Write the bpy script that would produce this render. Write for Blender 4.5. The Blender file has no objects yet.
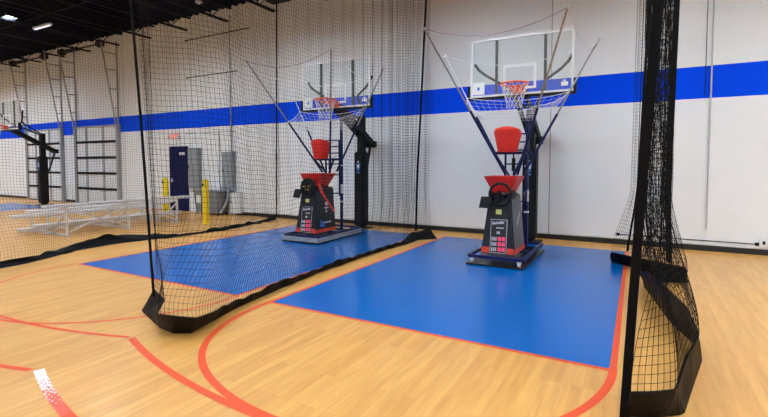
import bpy, bmesh, math, random
import numpy as np
from mathutils import Vector, Matrix
random.seed(7); rng = np.random.default_rng(7)
S = bpy.context.scene
C = S.collection
PI = math.pi
D = 10.13            # wall plane y
ZC = 6.45            # ceiling

# ------------------------------------------------------------------ materials
def mat(name, col, rough=.5, metal=0, coat=0, vary=.06, scale=8, emit=None, estr=0, bump=0, alpha=None, spec=.5):
    m = bpy.data.materials.new(name); m.use_nodes = True
    nt = m.node_tree; n = nt.nodes; l = nt.links
    b = n['Principled BSDF']
    b.inputs['Roughness'].default_value = rough; b.inputs['Metallic'].default_value = metal
    b.inputs['Coat Weight'].default_value = coat; b.inputs['Specular IOR Level'].default_value = spec
    tc = n.new('ShaderNodeTexCoord'); no = n.new('ShaderNodeTexNoise'); no.inputs['Scale'].default_value = scale
    no.inputs['Detail'].default_value = 4
    l.new(tc.outputs['Object'], no.inputs['Vector'])
    mx = n.new('ShaderNodeMix'); mx.data_type = 'RGBA'
    c = Vector(col[:3])
    mx.inputs[6].default_value = (*[max(0, v*(1-vary)) for v in c], 1)
    mx.inputs[7].default_value = (*[min(1, v*(1+vary)) for v in c], 1)
    l.new(no.outputs['Fac'], mx.inputs[0]); l.new(mx.outputs[2], b.inputs['Base Color'])
    if bump:
        bp = n.new('ShaderNodeBump'); bp.inputs['Strength'].default_value = bump; bp.inputs['Distance'].default_value = .01
        l.new(no.outputs['Fac'], bp.inputs['Height']); l.new(bp.outputs['Normal'], b.inputs['Normal'])
    if emit:
        b.inputs['Emission Color'].default_value = (*emit, 1); b.inputs['Emission Strength'].default_value = estr
    if alpha is not None: b.inputs['Alpha'].default_value = alpha
    return m
def s2l(r, g, b):
    f = lambda v: (v/255/12.92 if v/255 <= .04045 else ((v/255+.055)/1.055)**2.4)
    return (f(r), f(g), f(b))

M = {}
M['black'] = mat('black_metal', (.008,.008,.009), .55, spec=.25)
M['pad'] = mat('black_vinyl', (.007,.007,.008), .6, bump=.1, spec=.25)
M['webbing'] = mat('black_webbing', (.005,.005,.006), .9, scale=60, bump=.3, spec=.1)
M['skirt'] = mat('black_vinyl_skirt', (.003,.003,.0035), .55, scale=9, bump=.5, spec=.12)
M['twine'] = mat('black_twine', (.006,.006,.006), .9, spec=.1)
M['ceil'] = mat('black_deck', (.003,.003,.008), .9, spec=.05)
M['joist'] = mat('black_joist_steel', (.005,.005,.010), .7, spec=.12)
M['fix'] = mat('white_housing', (.55,.55,.55), .5)
M['diff'] = mat('lit_diffuser', (.9,.9,.9), .5, emit=(.84,.95,1.06), estr=223)
M['rubber'] = mat('black_rubber', (.012,.012,.012), .5)
M['navyframe'] = mat('blue_painted_steel', s2l(14,28,82), .4, spec=.3)
M['charcoal'] = mat('charcoal_shell', (.019,.019,.023), .45, spec=.3)
M['grey_shell'] = mat('grey_shell', (.075,.076,.088), .45)
M['red'] = mat('red_plastic', s2l(215,38,30), .45)
M['redcloth'] = mat('red_fabric', s2l(224,42,30), .7, bump=.6, scale=5)
M['redtrim'] = mat('red_trim', s2l(220,60,45), .5)
M['alu'] = mat('aluminium', (.78,.78,.79), .4, metal=.35)
M['polegrey'] = mat('grey_aluminium_tube', (.26,.26,.28), .4, metal=.2)
M['bronze'] = mat('tan_metal', s2l(160,140,120), .4, metal=.3)
M['galv'] = mat('galvanised_steel', (.36,.37,.38), .55, metal=.1, scale=20, vary=.15)
M['white'] = mat('white_paint', (.8,.8,.8), .4)
M['cord'] = mat('white_cord', (.74,.74,.75), .8, spec=.2)
M['mauvecord'] = mat('mauve_cord', s2l(150,120,150), .7)
M['yellow'] = mat('yellow_plastic', s2l(240,205,20), .4)
M['label_y'] = mat('yellow_label', s2l(225,220,120), .5)
M['orange'] = mat('orange_steel', s2l(235,85,30), .35)
M['panel_sign'] = mat('black_panel', (.018,.018,.02), .3)
M['pink'] = mat('pink_digits', s2l(225,70,110), .4, emit=s2l(255,60,100), estr=.35)
M['lgrey'] = mat('light_grey_print', (.55,.55,.57), .5)
M['navy'] = mat('navy_door', s2l(8,14,70), .6, spec=.15)
M['gpanel'] = mat('grey_enamel', s2l(135,140,145), .4)
M['gbin'] = mat('grey_bin_plastic', s2l(125,130,132), .5)
M['door_grey'] = mat('grey_door_section', s2l(222,223,224), .5)
M['gap'] = mat('dark_joint', (.02,.02,.02), .9, spec=.1)
M['logo_blue'] = mat('logo_blue', s2l(60,120,200), .5)
M['plate'] = mat('black_tray', (.014,.014,.016), .25)
M['mesh_grey'] = mat('grey_guard_fabric', (.36,.36,.37), .8, scale=45, vary=.85, bump=.5)
M['goldtxt'] = mat('gold_print', s2l(190,170,50), .4)
M['redtxt'] = mat('exit_red', s2l(235,110,80), .5, emit=s2l(255,110,70), estr=.5)

# glass for backboards: thin pane, pale diffuse haze mixed in to stand for reflected light
g = bpy.data.materials.new('backboard_glass'); g.use_nodes = True
n = g.node_tree.nodes; l = g.node_tree.links; n.clear()
o = n.new('ShaderNodeOutputMaterial'); tr = n.new('ShaderNodeBsdfTransparent'); tr.inputs[0].default_value = (.97,.985,.985,1)
gl = n.new('ShaderNodeBsdfGlossy'); gl.inputs['Roughness'].default_value = .25
fr = n.new('ShaderNodeFresnel'); fr.inputs[0].default_value = 1.45; mxs = n.new('ShaderNodeMixShader')
df = n.new('ShaderNodeBsdfDiffuse'); df.inputs[0].default_value = (.9,.97,.94,1); m0 = n.new('ShaderNodeMixShader'); m0.inputs[0].default_value = .07
l.new(tr.outputs[0], m0.inputs[1]); l.new(df.outputs[0], m0.inputs[2])
sc_ = n.new('ShaderNodeMath'); sc_.operation = 'MULTIPLY'; sc_.inputs[1].default_value = .22; l.new(fr.outputs[0], sc_.inputs[0])
l.new(sc_.outputs[0], mxs.inputs[0]); l.new(m0.outputs[0], mxs.inputs[1]); l.new(gl.outputs[0], mxs.inputs[2]); l.new(mxs.outputs[0], o.inputs[0])
M['glass'] = g

# painted tilt-up wall: white, faint panel joints and scuffs
def wall_mat(name, col, joints=True):
    m = bpy.data.materials.new(name); m.use_nodes = True
    nt = m.node_tree; n = nt.nodes; l = nt.links; b = n['Principled BSDF']; b.inputs['Roughness'].default_value = .55
    ge = n.new('ShaderNodeNewGeometry'); sp = n.new('ShaderNodeSeparateXYZ'); l.new(ge.outputs['Position'], sp.inputs[0])
    no = n.new('ShaderNodeTexNoise'); no.inputs['Scale'].default_value = .9; no.inputs['Detail'].default_value = 5
    l.new(ge.outputs['Position'], no.inputs['Vector'])
    mx = n.new('ShaderNodeMix'); mx.data_type = 'RGBA'
    mx.inputs[6].default_value = (*[v*.93 for v in col], 1); mx.inputs[7].default_value = (*[min(1, v*1.05) for v in col], 1)
    l.new(no.outputs['Fac'], mx.inputs[0]); out = mx.outputs[2]
    if joints:
        # vertical joint every 3.8 m, at x = -1.62 + 3.8 k
        a = n.new('ShaderNodeMath'); a.operation = 'ADD'; a.inputs[1].default_value = 1.62 + 1.9 + 3.8*20
        mo = n.new('ShaderNodeMath'); mo.operation = 'MODULO'; mo.inputs[1].default_value = 3.8
        su = n.new('ShaderNodeMath'); su.operation = 'SUBTRACT'; su.inputs[1].default_value = 1.9
        ab = n.new('ShaderNodeMath'); ab.operation = 'ABSOLUTE'; lt = n.new('ShaderNodeMath'); lt.operation = 'LESS_THAN'; lt.inputs[1].default_value = .011
        l.new(sp.outputs[0], a.inputs[0]); l.new(a.outputs[0], mo.inputs[0]); l.new(mo.outputs[0], su.inputs[0]); l.new(su.outputs[0], ab.inputs[0]); l.new(ab.outputs[0], lt.inputs[0])
        m2 = n.new('ShaderNodeMix'); m2.data_type = 'RGBA'; m2.inputs[7].default_value = (*[v*.45 for v in col], 1)
        l.new(lt.outputs[0], m2.inputs[0]); l.new(out, m2.inputs[6]); out = m2.outputs[2]
    l.new(out, b.inputs['Base Color'])
    no2 = n.new('ShaderNodeTexNoise'); no2.inputs['Scale'].default_value = 25
    l.new(ge.outputs['Position'], no2.inputs['Vector'])
    bp = n.new('ShaderNodeBump'); bp.inputs['Strength'].default_value = .08; bp.inputs['Distance'].default_value = .01
    l.new(no2.outputs['Fac'], bp.inputs['Height']); l.new(bp.outputs['Normal'], b.inputs['Normal'])
    return m
M['wall'] = wall_mat('white_wall_paint', (.81,.82,.825))
M['stripe'] = wall_mat('blue_wall_stripe', s2l(0,74,238), False)
M['stripe'].node_tree.nodes['Principled BSDF'].inputs['Specular IOR Level'].default_value = .06

# maple floor, boards running towards the wall (along y)
def floor_mat():
    m = bpy.data.materials.new('maple_boards'); m.use_nodes = True
    nt = m.node_tree; n = nt.nodes; l = nt.links; b = n['Principled BSDF']
    ge = n.new('ShaderNodeNewGeometry'); mp = n.new('ShaderNodeMapping'); mp.inputs['Rotation'].default_value = (0, 0, PI/2)
    l.new(ge.outputs['Position'], mp.inputs['Vector'])
    br = n.new('ShaderNodeTexBrick'); br.inputs['Scale'].default_value = 1; br.inputs['Brick Width'].default_value = 1.15
    br.inputs['Row Height'].default_value = .075; br.inputs['Mortar Size'].default_value = .0009; br.offset = .37; br.offset_frequency = 3
    br.inputs['Color1'].default_value = (*s2l(221,163,84), 1); br.inputs['Color2'].default_value = (*s2l(209,148,68), 1)
    br.inputs['Mortar'].default_value = (*s2l(188,130,60), 1); br.inputs['Bias'].default_value = -.15
    l.new(mp.outputs[0], br.inputs['Vector'])
    m2 = n.new('ShaderNodeMapping'); m2.inputs['Scale'].default_value = (14, 1.3, 1); l.new(ge.outputs['Position'], m2.inputs['Vector'])
    no = n.new('ShaderNodeTexNoise'); no.inputs['Scale'].default_value = 1.6; no.inputs['Detail'].default_value = 6; l.new(m2.outputs[0], no.inputs['Vector'])
    cr = n.new('ShaderNodeValToRGB'); cr.color_ramp.elements[0].position = .28; cr.color_ramp.elements[0].color = (.80,.76,.70,1)
    cr.color_ramp.elements[1].position = .62; cr.color_ramp.elements[1].color = (1.0,1.0,1.0,1); l.new(no.outputs['Fac'], cr.inputs[0])
    mu = n.new('ShaderNodeMix'); mu.data_type = 'RGBA'; mu.blend_type = 'MULTIPLY'; mu.inputs[0].default_value = .8
    l.new(br.outputs['Color'], mu.inputs[6]); l.new(cr.outputs[0], mu.inputs[7]); l.new(mu.outputs[2], b.inputs['Base Color'])
    b.inputs['Roughness'].default_value = .42; b.inputs['Coat Weight'].default_value = .25; b.inputs['Coat Roughness'].default_value = .22
    return m
M['maple'] = floor_mat()
M['lane'] = mat('blue_lane_paint', s2l(0,92,168), .22, coat=0, scale=2, vary=.05, spec=.26)
M['lineor'] = mat('orange_line_paint', s2l(222,78,38), .45, scale=5, spec=.3)
def worn():
    m = mat('worn_line_paint', (.8,.72,.72), .5); nt = m.node_tree; n = nt.nodes; l = nt.links; b = n['Principled BSDF']
    ge = n.new('ShaderNodeNewGeometry'); no = n.new('ShaderNodeTexNoise'); no.inputs['Scale'].default_value = 55; no.inputs['Detail'].default_value = 3
    l.new(ge.outputs['Position'], no.inputs['Vector'])
    sp = n.new('ShaderNodeSeparateXYZ'); l.new(ge.outputs['Position'], sp.inputs[0])
    mr = n.new('ShaderNodeMapRange'); mr.inputs['From Min'].default_value = -4.0; mr.inputs['From Max'].default_value = -3.15
    mr.inputs['To Min'].default_value = -.12; mr.inputs['To Max'].default_value = .32; l.new(sp.outputs[0], mr.inputs[0])
    ad = n.new('ShaderNodeMath'); ad.operation = 'ADD'; l.new(no.outputs['Fac'], ad.inputs[0]); l.new(mr.outputs[0], ad.inputs[1])
    gt = n.new('ShaderNodeMath'); gt.operation = 'GREATER_THAN'; gt.inputs[1].default_value = .57; l.new(ad.outputs[0], gt.inputs[0])
    mx = n.new('ShaderNodeMix'); mx.data_type = 'RGBA'; mx.inputs[6].default_value = (*s2l(238,222,220), 1); mx.inputs[7].default_value = (*s2l(222,84,60), 1)
    l.new(gt.outputs[0], mx.inputs[0]); l.new(mx.outputs[2], b.inputs['Base Color']); return m
M['worn'] = worn()

# ------------------------------------------------------------------ mesh helpers
class MB:
    def __init__(s): s.v = []; s.f = []; s.mi = []; s.cur = 0
    def add(s, vs, fs):
        b = len(s.v); s.v += [tuple(v) for v in vs]; s.f += [tuple(i+b for i in f) for f in fs]; s.mi += [s.cur]*len(fs)
    def box(s, x0, y0, z0, x1, y1, z1):
        s.add([(x0,y0,z0),(x1,y0,z0),(x1,y1,z0),(x0,y1,z0),(x0,y0,z1),(x1,y0,z1),(x1,y1,z1),(x0,y1,z1)],
              [(0,3,2,1),(4,5,6,7),(0,1,5,4),(1,2,6,5),(2,3,7,6),(3,0,4,7)]); return s
    def hexa(s, b, t):   # bottom quad, top quad (ccw from above)
        s.add(list(b)+list(t), [(0,3,2,1),(4,5,6,7),(0,1,5,4),(1,2,6,5),(2,3,7,6),(3,0,4,7)]); return s
    def tube(s, pts, r, n=8, closed=False, r1=None):
        pts = [Vector(p) for p in pts]; k = len(pts); rings = []
        up = Vector((0,0,1)); prev = None
        for i, p in enumerate(pts):
            if closed: t = pts[(i+1) % k]-pts[i-1]
            else: t = pts[min(i+1,k-1)]-pts[max(i-1,0)]
            t.normalize()
            if prev is None:
                a = t.cross(up if abs(t.z) < .95 else Vector((1,0,0))).normalized()
            else:
                a = (prev - t*prev.dot(t)).normalized()
            prev = a; b = t.cross(a)
            rr = r if r1 is None else r+(r1-r)*i/(k-1)
            rings.append([p+a*math.cos(2*PI*j/n)*rr+b*math.sin(2*PI*j/n)*rr for j in range(n)])
        vs = [v for rg in rings for v in rg]; fs = []
        for i in range(k if closed else k-1):
            for j in range(n):
                a0 = i*n+j; a1 = i*n+(j+1) % n; i2 = (i+1) % k
                fs.append((a0, a1, i2*n+(j+1) % n, i2*n+j))
        if not closed: fs += [tuple(range(n))[::-1], tuple((k-1)*n+j for j in range(n))]
        s.add(vs, fs); return s
    def bar(s, p, q, w, h, up=(0,0,1)):
        p = Vector(p); q = Vector(q); t = (q-p).normalized(); u = Vector(up)
        a = t.cross(u)
        if a.length < 1e-3: a = t.cross(Vector((0,1,0)))
        a.normalize(); b = a.cross(t).normalized()
        a *= w/2; b *= h/2
        s.add([p-a-b, p+a-b, p+a+b, p-a+b, q-a-b, q+a-b, q+a+b, q-a+b],
              [(0,1,2,3),(4,7,6,5),(0,4,5,1),(1,5,6,2),(2,6,7,3),(3,7,4,0)]); return s
    def lathe(s, prof, c=(0,0,0), n=20):
        k = len(prof); vs = []; fs = []
        for (r, z) in prof:
            for j in range(n): vs.append((c[0]+r*math.cos(2*PI*j/n), c[1]+r*math.sin(2*PI*j/n), c[2]+z))
        for i in range(k-1):
            for j in range(n): fs.append((i*n+j, i*n+(j+1) % n, (i+1)*n+(j+1) % n, (i+1)*n+j))
        if prof[0][0] > 1e-4: fs.append(tuple(range(n))[::-1])
        if prof[-1][0] > 1e-4: fs.append(tuple((k-1)*n+j for j in range(n)))
        s.add(vs, fs); return s
    def build(s, name, m, parent=None, smooth=False, bevel=0, loc=None):
        me = bpy.data.meshes.new(name); me.from_pydata(s.v, [], s.f)
        ms = m if isinstance(m, (list, tuple)) else [m]
        for x in ms: me.materials.append(x)
        if len(ms) > 1: me.polygons.foreach_set('material_index', s.mi)
        bm = bmesh.new(); bm.from_mesh(me)
        if bevel:
            bmesh.ops.bevel(bm, geom=[e for e in bm.edges if e.is_manifold and e.calc_face_angle(0) > .5], offset=bevel, segments=2, affect='EDGES', clamp_overlap=True)
        bmesh.ops.recalc_face_normals(bm, faces=bm.faces); bm.to_mesh(me); bm.free()
        if smooth:
            for p in me.polygons: p.use_smooth = True
            try: me.set_sharp_from_angle(angle=math.radians(40))
            except Exception: pass
        ob = bpy.data.objects.new(name, me); C.objects.link(ob)
        if loc: ob.location = loc
        if parent: ob.parent = parent
        return ob
def empty(name, loc, label, cat, group=None, rz=0):
    o = bpy.data.objects.new(name, None); C.objects.link(o); o.location = loc; o.rotation_euler.z = rz
    o.empty_display_size = .2; return tag(o, label, cat, group)
def tag(o, label, cat, group=None, kind=None):
    o['label'] = label; o['category'] = cat
    if group: o['group'] = group
    if kind: o['kind'] = kind
    return o
def struct(o, label, cat):
    o['kind'] = 'structure'; return tag(o, label, cat)
def copy_tree(o, parent=None):
    c = o.copy(); C.objects.link(c)
    if parent: c.parent = parent
    for ch in o.children: copy_tree(ch, c)
    return c
def lab(o, t): o['label'] = t; return o
def grid_mesh(name, P, m, parent=None, thick=.008, smooth=True):
    """P[i][j] points -> surface with real thickness"""
    P = np.array(P, float); a, b, _ = P.shape
    me = bpy.data.meshes.new(name)
    fs = [(i*b+j, (i+1)*b+j, (i+1)*b+j+1, i*b+j+1) for i in range(a-1) for j in range(b-1)]
    me.from_pydata(P.reshape(-1, 3).tolist(), [], fs); me.materials.append(m)
    bm = bmesh.new(); bm.from_mesh(me); bmesh.ops.recalc_face_normals(bm, faces=bm.faces)
    bmesh.ops.solidify(bm, geom=bm.faces[:], thickness=thick); bm.to_mesh(me); bm.free()
    if smooth:
        for p in me.polygons: p.use_smooth = True
    ob = bpy.data.objects.new(name, me); C.objects.link(ob)
    if parent: ob.parent = parent
    return ob
def resample(pts, n):
    pts = np.array(pts, float); d = np.r_[0, np.cumsum(np.linalg.norm(np.diff(pts, axis=0), axis=1))]
    t = np.linspace(0, d[-1], n); return np.stack([np.interp(t, d, pts[:, k]) for k in range(pts.shape[1])], 1), t
def smooth_path(pts, n, it=2):
    p, _ = resample(pts, n)
    for _ in range(it):
        q = p.copy(); q[1:-1] = .25*p[:-2]+.5*p[1:-1]+.25*p[2:]; p = q
    return p
def lattice(name, P, r, m, parent):
    """P (n,m,3): every row and every column becomes a string of netting"""
    n_, m_, _ = P.shape; V = []; F = []; base = 0
    ang = [PI/2, PI/2+2*PI/3, PI/2+4*PI/3]
    tan = np.gradient(P, axis=0); tan[..., 2] = 0
    tan /= np.maximum(np.linalg.norm(tan, axis=2, keepdims=True), 1e-6); nor = np.stack([tan[..., 1], -tan[..., 0], np.zeros((n_, m_))], 2)
    upv = np.zeros((n_, m_, 3)); upv[..., 2] = 1
    for (a, b, swap) in ((tan, nor, 0), (upv, nor, 1)):
        Q = P if not swap else P.transpose(1, 0, 2); A = a if not swap else a.transpose(1, 0, 2); B = b if not swap else b.transpose(1, 0, 2)
        L, K, _ = Q.shape     # L strings of K points
        R = np.stack([Q+A*r*math.cos(t)+B*r*math.sin(t) for t in ang], 2)
        V.append(R.reshape(-1, 3)); idx = np.arange(L*K*3).reshape(L, K, 3)+base
        a0 = idx[:, :-1, :]; b0 = idx[:, 1:, :]
        F.append(np.stack([a0, np.roll(a0, -1, 2), np.roll(b0, -1, 2), b0], 3).reshape(-1, 4)); base += L*K*3
    V = np.concatenate(V); F = np.concatenate(F); me = bpy.data.meshes.new(name)
    me.vertices.add(len(V)); me.vertices.foreach_set('co', V.astype(np.float32).ravel())
    me.loops.add(F.size); me.loops.foreach_set('vertex_index', F.astype(np.int32).ravel())
    me.polygons.add(len(F)); me.polygons.foreach_set('loop_start', np.arange(0, F.size, 4, dtype=np.int32))
    me.polygons.foreach_set('loop_total', np.full(len(F), 4, dtype=np.int32)); me.update(calc_edges=True); me.materials.append(m)
    ob = bpy.data.objects.new(name, me); C.objects.link(ob); ob.parent = parent; return ob

# ------------------------------------------------------------------ floor with its painted markings
LC = (-1.9, -5.98, -20.5)
LW = 1.775; FT = 3.86; RIMY = 8.1
fb = MB()
fb.cur = 0; fb.add([(-34,-12,0),(14,-12,0),(14,10.3,0),(-34,10.3,0)], [(0,1,2,3)])
def poly(pts, z): fb.add([(x,y,z) for x,y in pts], [tuple(range(len(pts)))])
def strip(pts, w, z):
    k = len(pts); P = [Vector(p) for p in pts]; L = []; R = []
    for i in range(k):
        t = (P[min(i+1,k-1)]-P[max(i-1,0)]).normalized(); nn = Vector((-t.y, t.x))*w/2
        L.append(P[i]+nn); R.append(P[i]-nn)
    fb.add([(*p,z) for p in L]+[(*p,z) for p in R], [(i, k+i, k+i+1, i+1) for i in range(k-1)])
def arc(cx, cy, r, a0, a1, n=60): return [(cx+r*math.cos(a0+(a1-a0)*i/n), cy+r*math.sin(a0+(a1-a0)*i/n)) for i in range(n+1)]
for c in LC:
    yb = 9.33 if c > -10 else 8.7
    fb.cur = 1; poly([(c-LW,FT),(c+LW,FT),(c+LW,yb),(c-LW,yb)], .0008)
    fb.cur = 2; zz = .0016
    strip([(c-LW,yb),(c-LW,FT)], .05, zz); strip([(c+LW,yb),(c+LW,FT)], .05, zz)
    strip([(c-LW,FT),(c+LW,FT)], .045, zz)
    if c > -10:
        if c > -3:
            ph = [PI*k/80 for k in range(81)]; rr = [1.775+.055*math.sin(p)+.07*math.exp(-((p-.75)/.45)**2) for p in ph]
            strip([(c-q*math.cos(p), 3.91-q*math.sin(p)) for p, q in zip(ph, rr)], .06, zz+.0004)
        else: strip(arc(c-.02, FT, 1.83, PI, 2*PI), .04, zz+.0004)
strip([(0,0)], .01, 0) if False else None
fb.cur = 2
xm = (LC[0]+LC[1])/2
def arc_to(cx, r, x0, x1, y0=RIMY, n=50):
    return [(x0+(x1-x0)*i/n, y0-math.sqrt(max(r*r-(x0+(x1-x0)*i/n-cx)**2, 0))) for i in range(n+1)]
strip(arc_to(LC[0], 6.05, xm-.07, .3), .06, .0026)
strip(arc_to(LC[1], 5.985, -8.1, xm-.12), .045, .0026)
strip(arc_to(LC[1], 6.717, -8.1, xm-.13), .05, .0026)
strip(arc_to(LC[0], 6.747, -3.15, .3), .07, .0026)
fb.cur = 3; strip(arc_to(LC[0], 6.747, -4.02, -3.15), .07, .0026)
floor = struct(fb.build('floor', [M['maple'], M['lane'], M['lineor'], M['worn']]), 'maple wood court floor with blue lanes and orange lines', 'floor')

# ------------------------------------------------------------------ room shell
wb = MB(); X0, X1 = -34, 14
for (z0, z1, mi) in ((0, 2.80, 0), (2.80, 3.385, 1), (3.385, ZC+.1, 0)):
    wb.cur = mi; wb.box(X0, D, z0, X1, D+.25, z1)
struct(wb.build('wall_back', [M['wall'], M['stripe']]), 'long white wall with a broad blue stripe behind the hoops', 'wall')
struct(MB().box(X0-.2, -12, 0, X0, D+.25, ZC+.1).build('wall_left', M['wall']), 'white end wall at the far left', 'wall')
struct(MB().box(X1, -12, 0, X1+.2, D+.25, ZC+.1).build('wall_right', M['wall']), 'white end wall at the right', 'wall')
struct(MB().box(X0-.2, -12.2, 0, X1+.2, -12, ZC+.1).build('wall_front', M['wall']), 'white wall behind the viewer', 'wall')
cb = MB()
nx = int((X1-X0)/.3)
vs = []
prof = []
x = X0
while x < X1:
    prof += [(x, ZC), (x+.1, ZC), (x+.14, ZC+.05), (x+.26, ZC+.05)]; x += .3
k = len(prof)
cb.add([(p[0], -12, p[1]) for p in prof]+[(p[0], D, p[1]) for p in prof]+[(prof[0][0],-12,ZC+.2),(prof[-1][0],-12,ZC+.2),(prof[-1][0],D,ZC+.2),(prof[0][0],D,ZC+.2)],
       [(i, i+1, k+i+1, k+i) for i in range(k-1)]+[(2*k, 2*k+1, 2*k+2, 2*k+3)])
struct(cb.build('ceiling', M['ceil']), 'black corrugated roof deck of the gym', 'ceiling')

# bar joists, each its own thing, at right angles to the striped wall
def joist():
    b = MB(); y0, y1 = -11.9, D-.02
    for dx in (-.035, .035):
        b.box(dx-.02, y0, .42, dx+.02, y1, .46); b.box(dx-.02, y0+.3, 0, dx+.02, y1-.12, .04)
    y = y0+.3; s = 0
    while y < y1-.5:
        b.bar((0, y, .02 if s == 0 else .44), (0, y+.42, .44 if s == 0 else .02), .022, .022); y += .42; s ^= 1
    return b.build('roof_joist', M['joist'])
jx = [-9.2-1.9*i for i in range(13)]+[-9.2+1.9*i for i in range(1, 12)]
j0 = joist()
for i, x in enumerate(jx):
    o = j0 if i == 0 else j0.copy()
    if i: C.objects.link(o)
    o.location = (x, 0, 5.96)
    tag(o, 'black open web steel joist running out from the striped wall under the roof', 'joist', 'roof joists under the black deck')
for i, y in enumerate((7.6, 3.2)):
    tag(MB().bar((X0, y, 6.40), (X1, y, 6.40), .035, .035).build('bridging_bar', M['joist']),
        ['thin black bridging bar across the joists nearer the striped wall', 'thin black bridging bar across the joists farther from the striped wall'][i], 'bar')

# high bay strip lights
def light():
    r = empty('high_bay_light', (0,0,0), '', 'light')
    b = MB(); b.hexa([(-.30,-.30,.0),(.30,-.30,.0),(.30,.30,.0),(-.30,.30,.0)], [(-.16,-.16,.14),(.16,-.16,.14),(.16,.16,.14),(-.16,.16,.14)])
    for (x0, y0, x1, y1) in ((-.30,-.30,.30,-.29),(-.30,.29,.30,.30),(-.30,-.29,-.29,.29),(.29,-.29,.30,.29)): b.box(x0,y0,-.115,x1,y1,.0)
    b.build('housing', M['black'], r)
    MB().box(-.24,-.24,-.02,.24,.24,-.003).build('diffuser', M['diff'], r)
    MB().tube([(0,0,.14),(0,0,.36)], .008).build('hanger', M['joist'], r)
    return r
L0 = light(); first = True
for x in (-29,-24.8,-20.8,-16.65,-12.1,-7.6,-3.3,1.3,4.6,9.4):
    for y in (6.6, 2.2, -2.8, -8.2):
        o = L0 if first else copy_tree(L0)
        first = False; o.location = (x, y, 6.08)
        if x == -16.65 and y == 6.6: o.scale = (.5,.5,.6)
        if x == -16.65 and y == 6.6: tag(o, 'lit high bay light showing small and bright at the top left corner', 'light')
        elif y == 6.6: tag(o, 'square high bay light hanging in the row nearest the striped wall', 'light', 'high bay lights near the wall')
        else: tag(o, 'square high bay light hanging under the roof away from the striped wall', 'light', 'high bay lights over the court')
r = empty('strip_light', (-16.3, 7.3, 5.86), 'narrow strip light lying parallel to the striped wall at the top left', 'light')
MB().box(-.5,-.05,0,.5,.05,.06).build('housing', M['fix'], r); MB().box(-.48,-.035,-.012,.48,.035,-.001).build('diffuser', mat('dim_tube', (.8,.8,.9), .5, emit=(.75,.8,1), estr=1.2), r)
MB().tube([(-.3,0,.06),(-.3,0,.58)], .008).build('hanger', M['joist'], r); MB().tube([(.3,0,.06),(.3,0,.58)], .008).build('hanger', M['joist'], r)

# baseboards
for i, (a, b_) in enumerate(((-11.0, 13.9), (-21.1, -20.2), (-33.9, -24.3))):
    struct(MB().box(a, D-.02, 0, b_, D, .10).build('baseboard_back', M['rubber'], bevel=.003), ['black rubber baseboard along the wall under the hoops','short black baseboard between the two overhead doors','black baseboard at the far left of the wall'][i], 'baseboard')
struct(MB().box(-11.0, D-.016, .115, 13.9, D, .155).build('trim_1', M['wall'], bevel=.004), 'thin white ledge just above the black baseboard', 'trim')

# ------------------------------------------------------------------ exit door, sign, panels
r = empty('door_1', (-13.70, D, 0), 'navy blue exit door in the striped wall', 'door'); r['kind'] = 'structure'
MB().box(-.41,-.05,0,.41,-.01,2.14).build('door_leaf', M['navy'], r, bevel=.004)
fr_ = MB(); fr_.box(-.46,-.06,0,-.41,0,2.20).box(.41,-.06,0,.46,0,2.20).box(-.41,-.06,2.14,.41,0,2.20); fr_.build('door_frame', M['navy'], r)
hn = MB(); hn.tube([(-.34,-.05,1.02),(-.34,-.10,1.02),(-.23,-.10,1.02)], .012); hn.box(-.37,-.058,.96,-.31,-.05,1.10); hn.build('door_handle', M['alu'], r)
MB().box(.06,-.056,1.90,.34,-.05,1.99).build('notice_plate', M['white'], r)
r = empty('exit_sign', (-13.86, D, 2.53), 'lit red EXIT sign on the wall above the navy door', 'sign')
MB().box(-.21,-.06,-.14,.21,0,.14).build('sign_box', M['white'], r, bevel=.006)
fc = bpy.data.curves.new('exit_text', 'FONT'); fc.body = 'EXIT'; fc.size = .24; fc.extrude = .002; fc.offset = .006; fc.align_x = 'CENTER'; fc.align_y = 'CENTER'
ft = bpy.data.objects.new('t', fc); C.objects.link(ft); bpy.context.view_layer.update()
me = bpy.data.meshes.new_from_object(ft.evaluated_get(bpy.context.evaluated_depsgraph_get())); bpy.data.objects.remove(ft)
me.materials.clear(); me.materials.append(M['redtxt']); to = bpy.data.objects.new('exit_letters', me); C.objects.link(to)
to.parent = r; to.location = (0,-.063,0); to.rotation_euler = (PI/2,0,0)
heads = MB()
for sx in (-1,1): heads.tube([(sx*.26,-.05,.0),(sx*.26,-.11,-.03)], .045)
heads.box(-.29,-.05,-.02,.29,-.02,.02); heads.build('emergency_lamp', M['fix'], r)

def cabinet(nm, x0, x1, z0, z1, dep, label, cat):
    r = empty(nm, ((x0+x1)/2, D, z0), label, cat); w = (x1-x0)/2; h = z1-z0
    MB().box(-w,-dep,0,w,-.001,h).build('enclosure', M['gpanel'], r, bevel=.006)
    MB().box(-w+.03,-dep-.012,.03,w-.03,-dep,h-.03).build('panel_door', M['gpanel'], r, bevel=.004)
    MB().box(-w+.05,-dep-.03,h*.48,-w+.07,-dep-.012,h*.56).build('latch', M['black'], r)
    return r
cabinet('electrical_panel', -13.12, -12.56, .80, 2.13, .12, 'tall grey electrical cabinet on the wall beside the navy door', 'electrical panel')
cabinet('electrical_panel', -11.44, -11.0, .78, 1.98, .16, 'narrow grey electrical cabinet on the wall, separate from the door', 'electrical panel')
r = empty('junction_box', (-10.92, D, .06), 'white box at the wall foot beneath the narrow grey cabinet', 'box')
MB().box(-.20,-.14,0,.24,-.001,.64).build('housing', M['white'], r, bevel=.01); MB().box(-.22,-.16,.64,.27,-.001,.655).build('cover', M['white'], r)
MB().tube([(-.12,-.15,.35),(-.12,-.17,.35)], .03).build('knockout', M['gpanel'], r)
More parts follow.
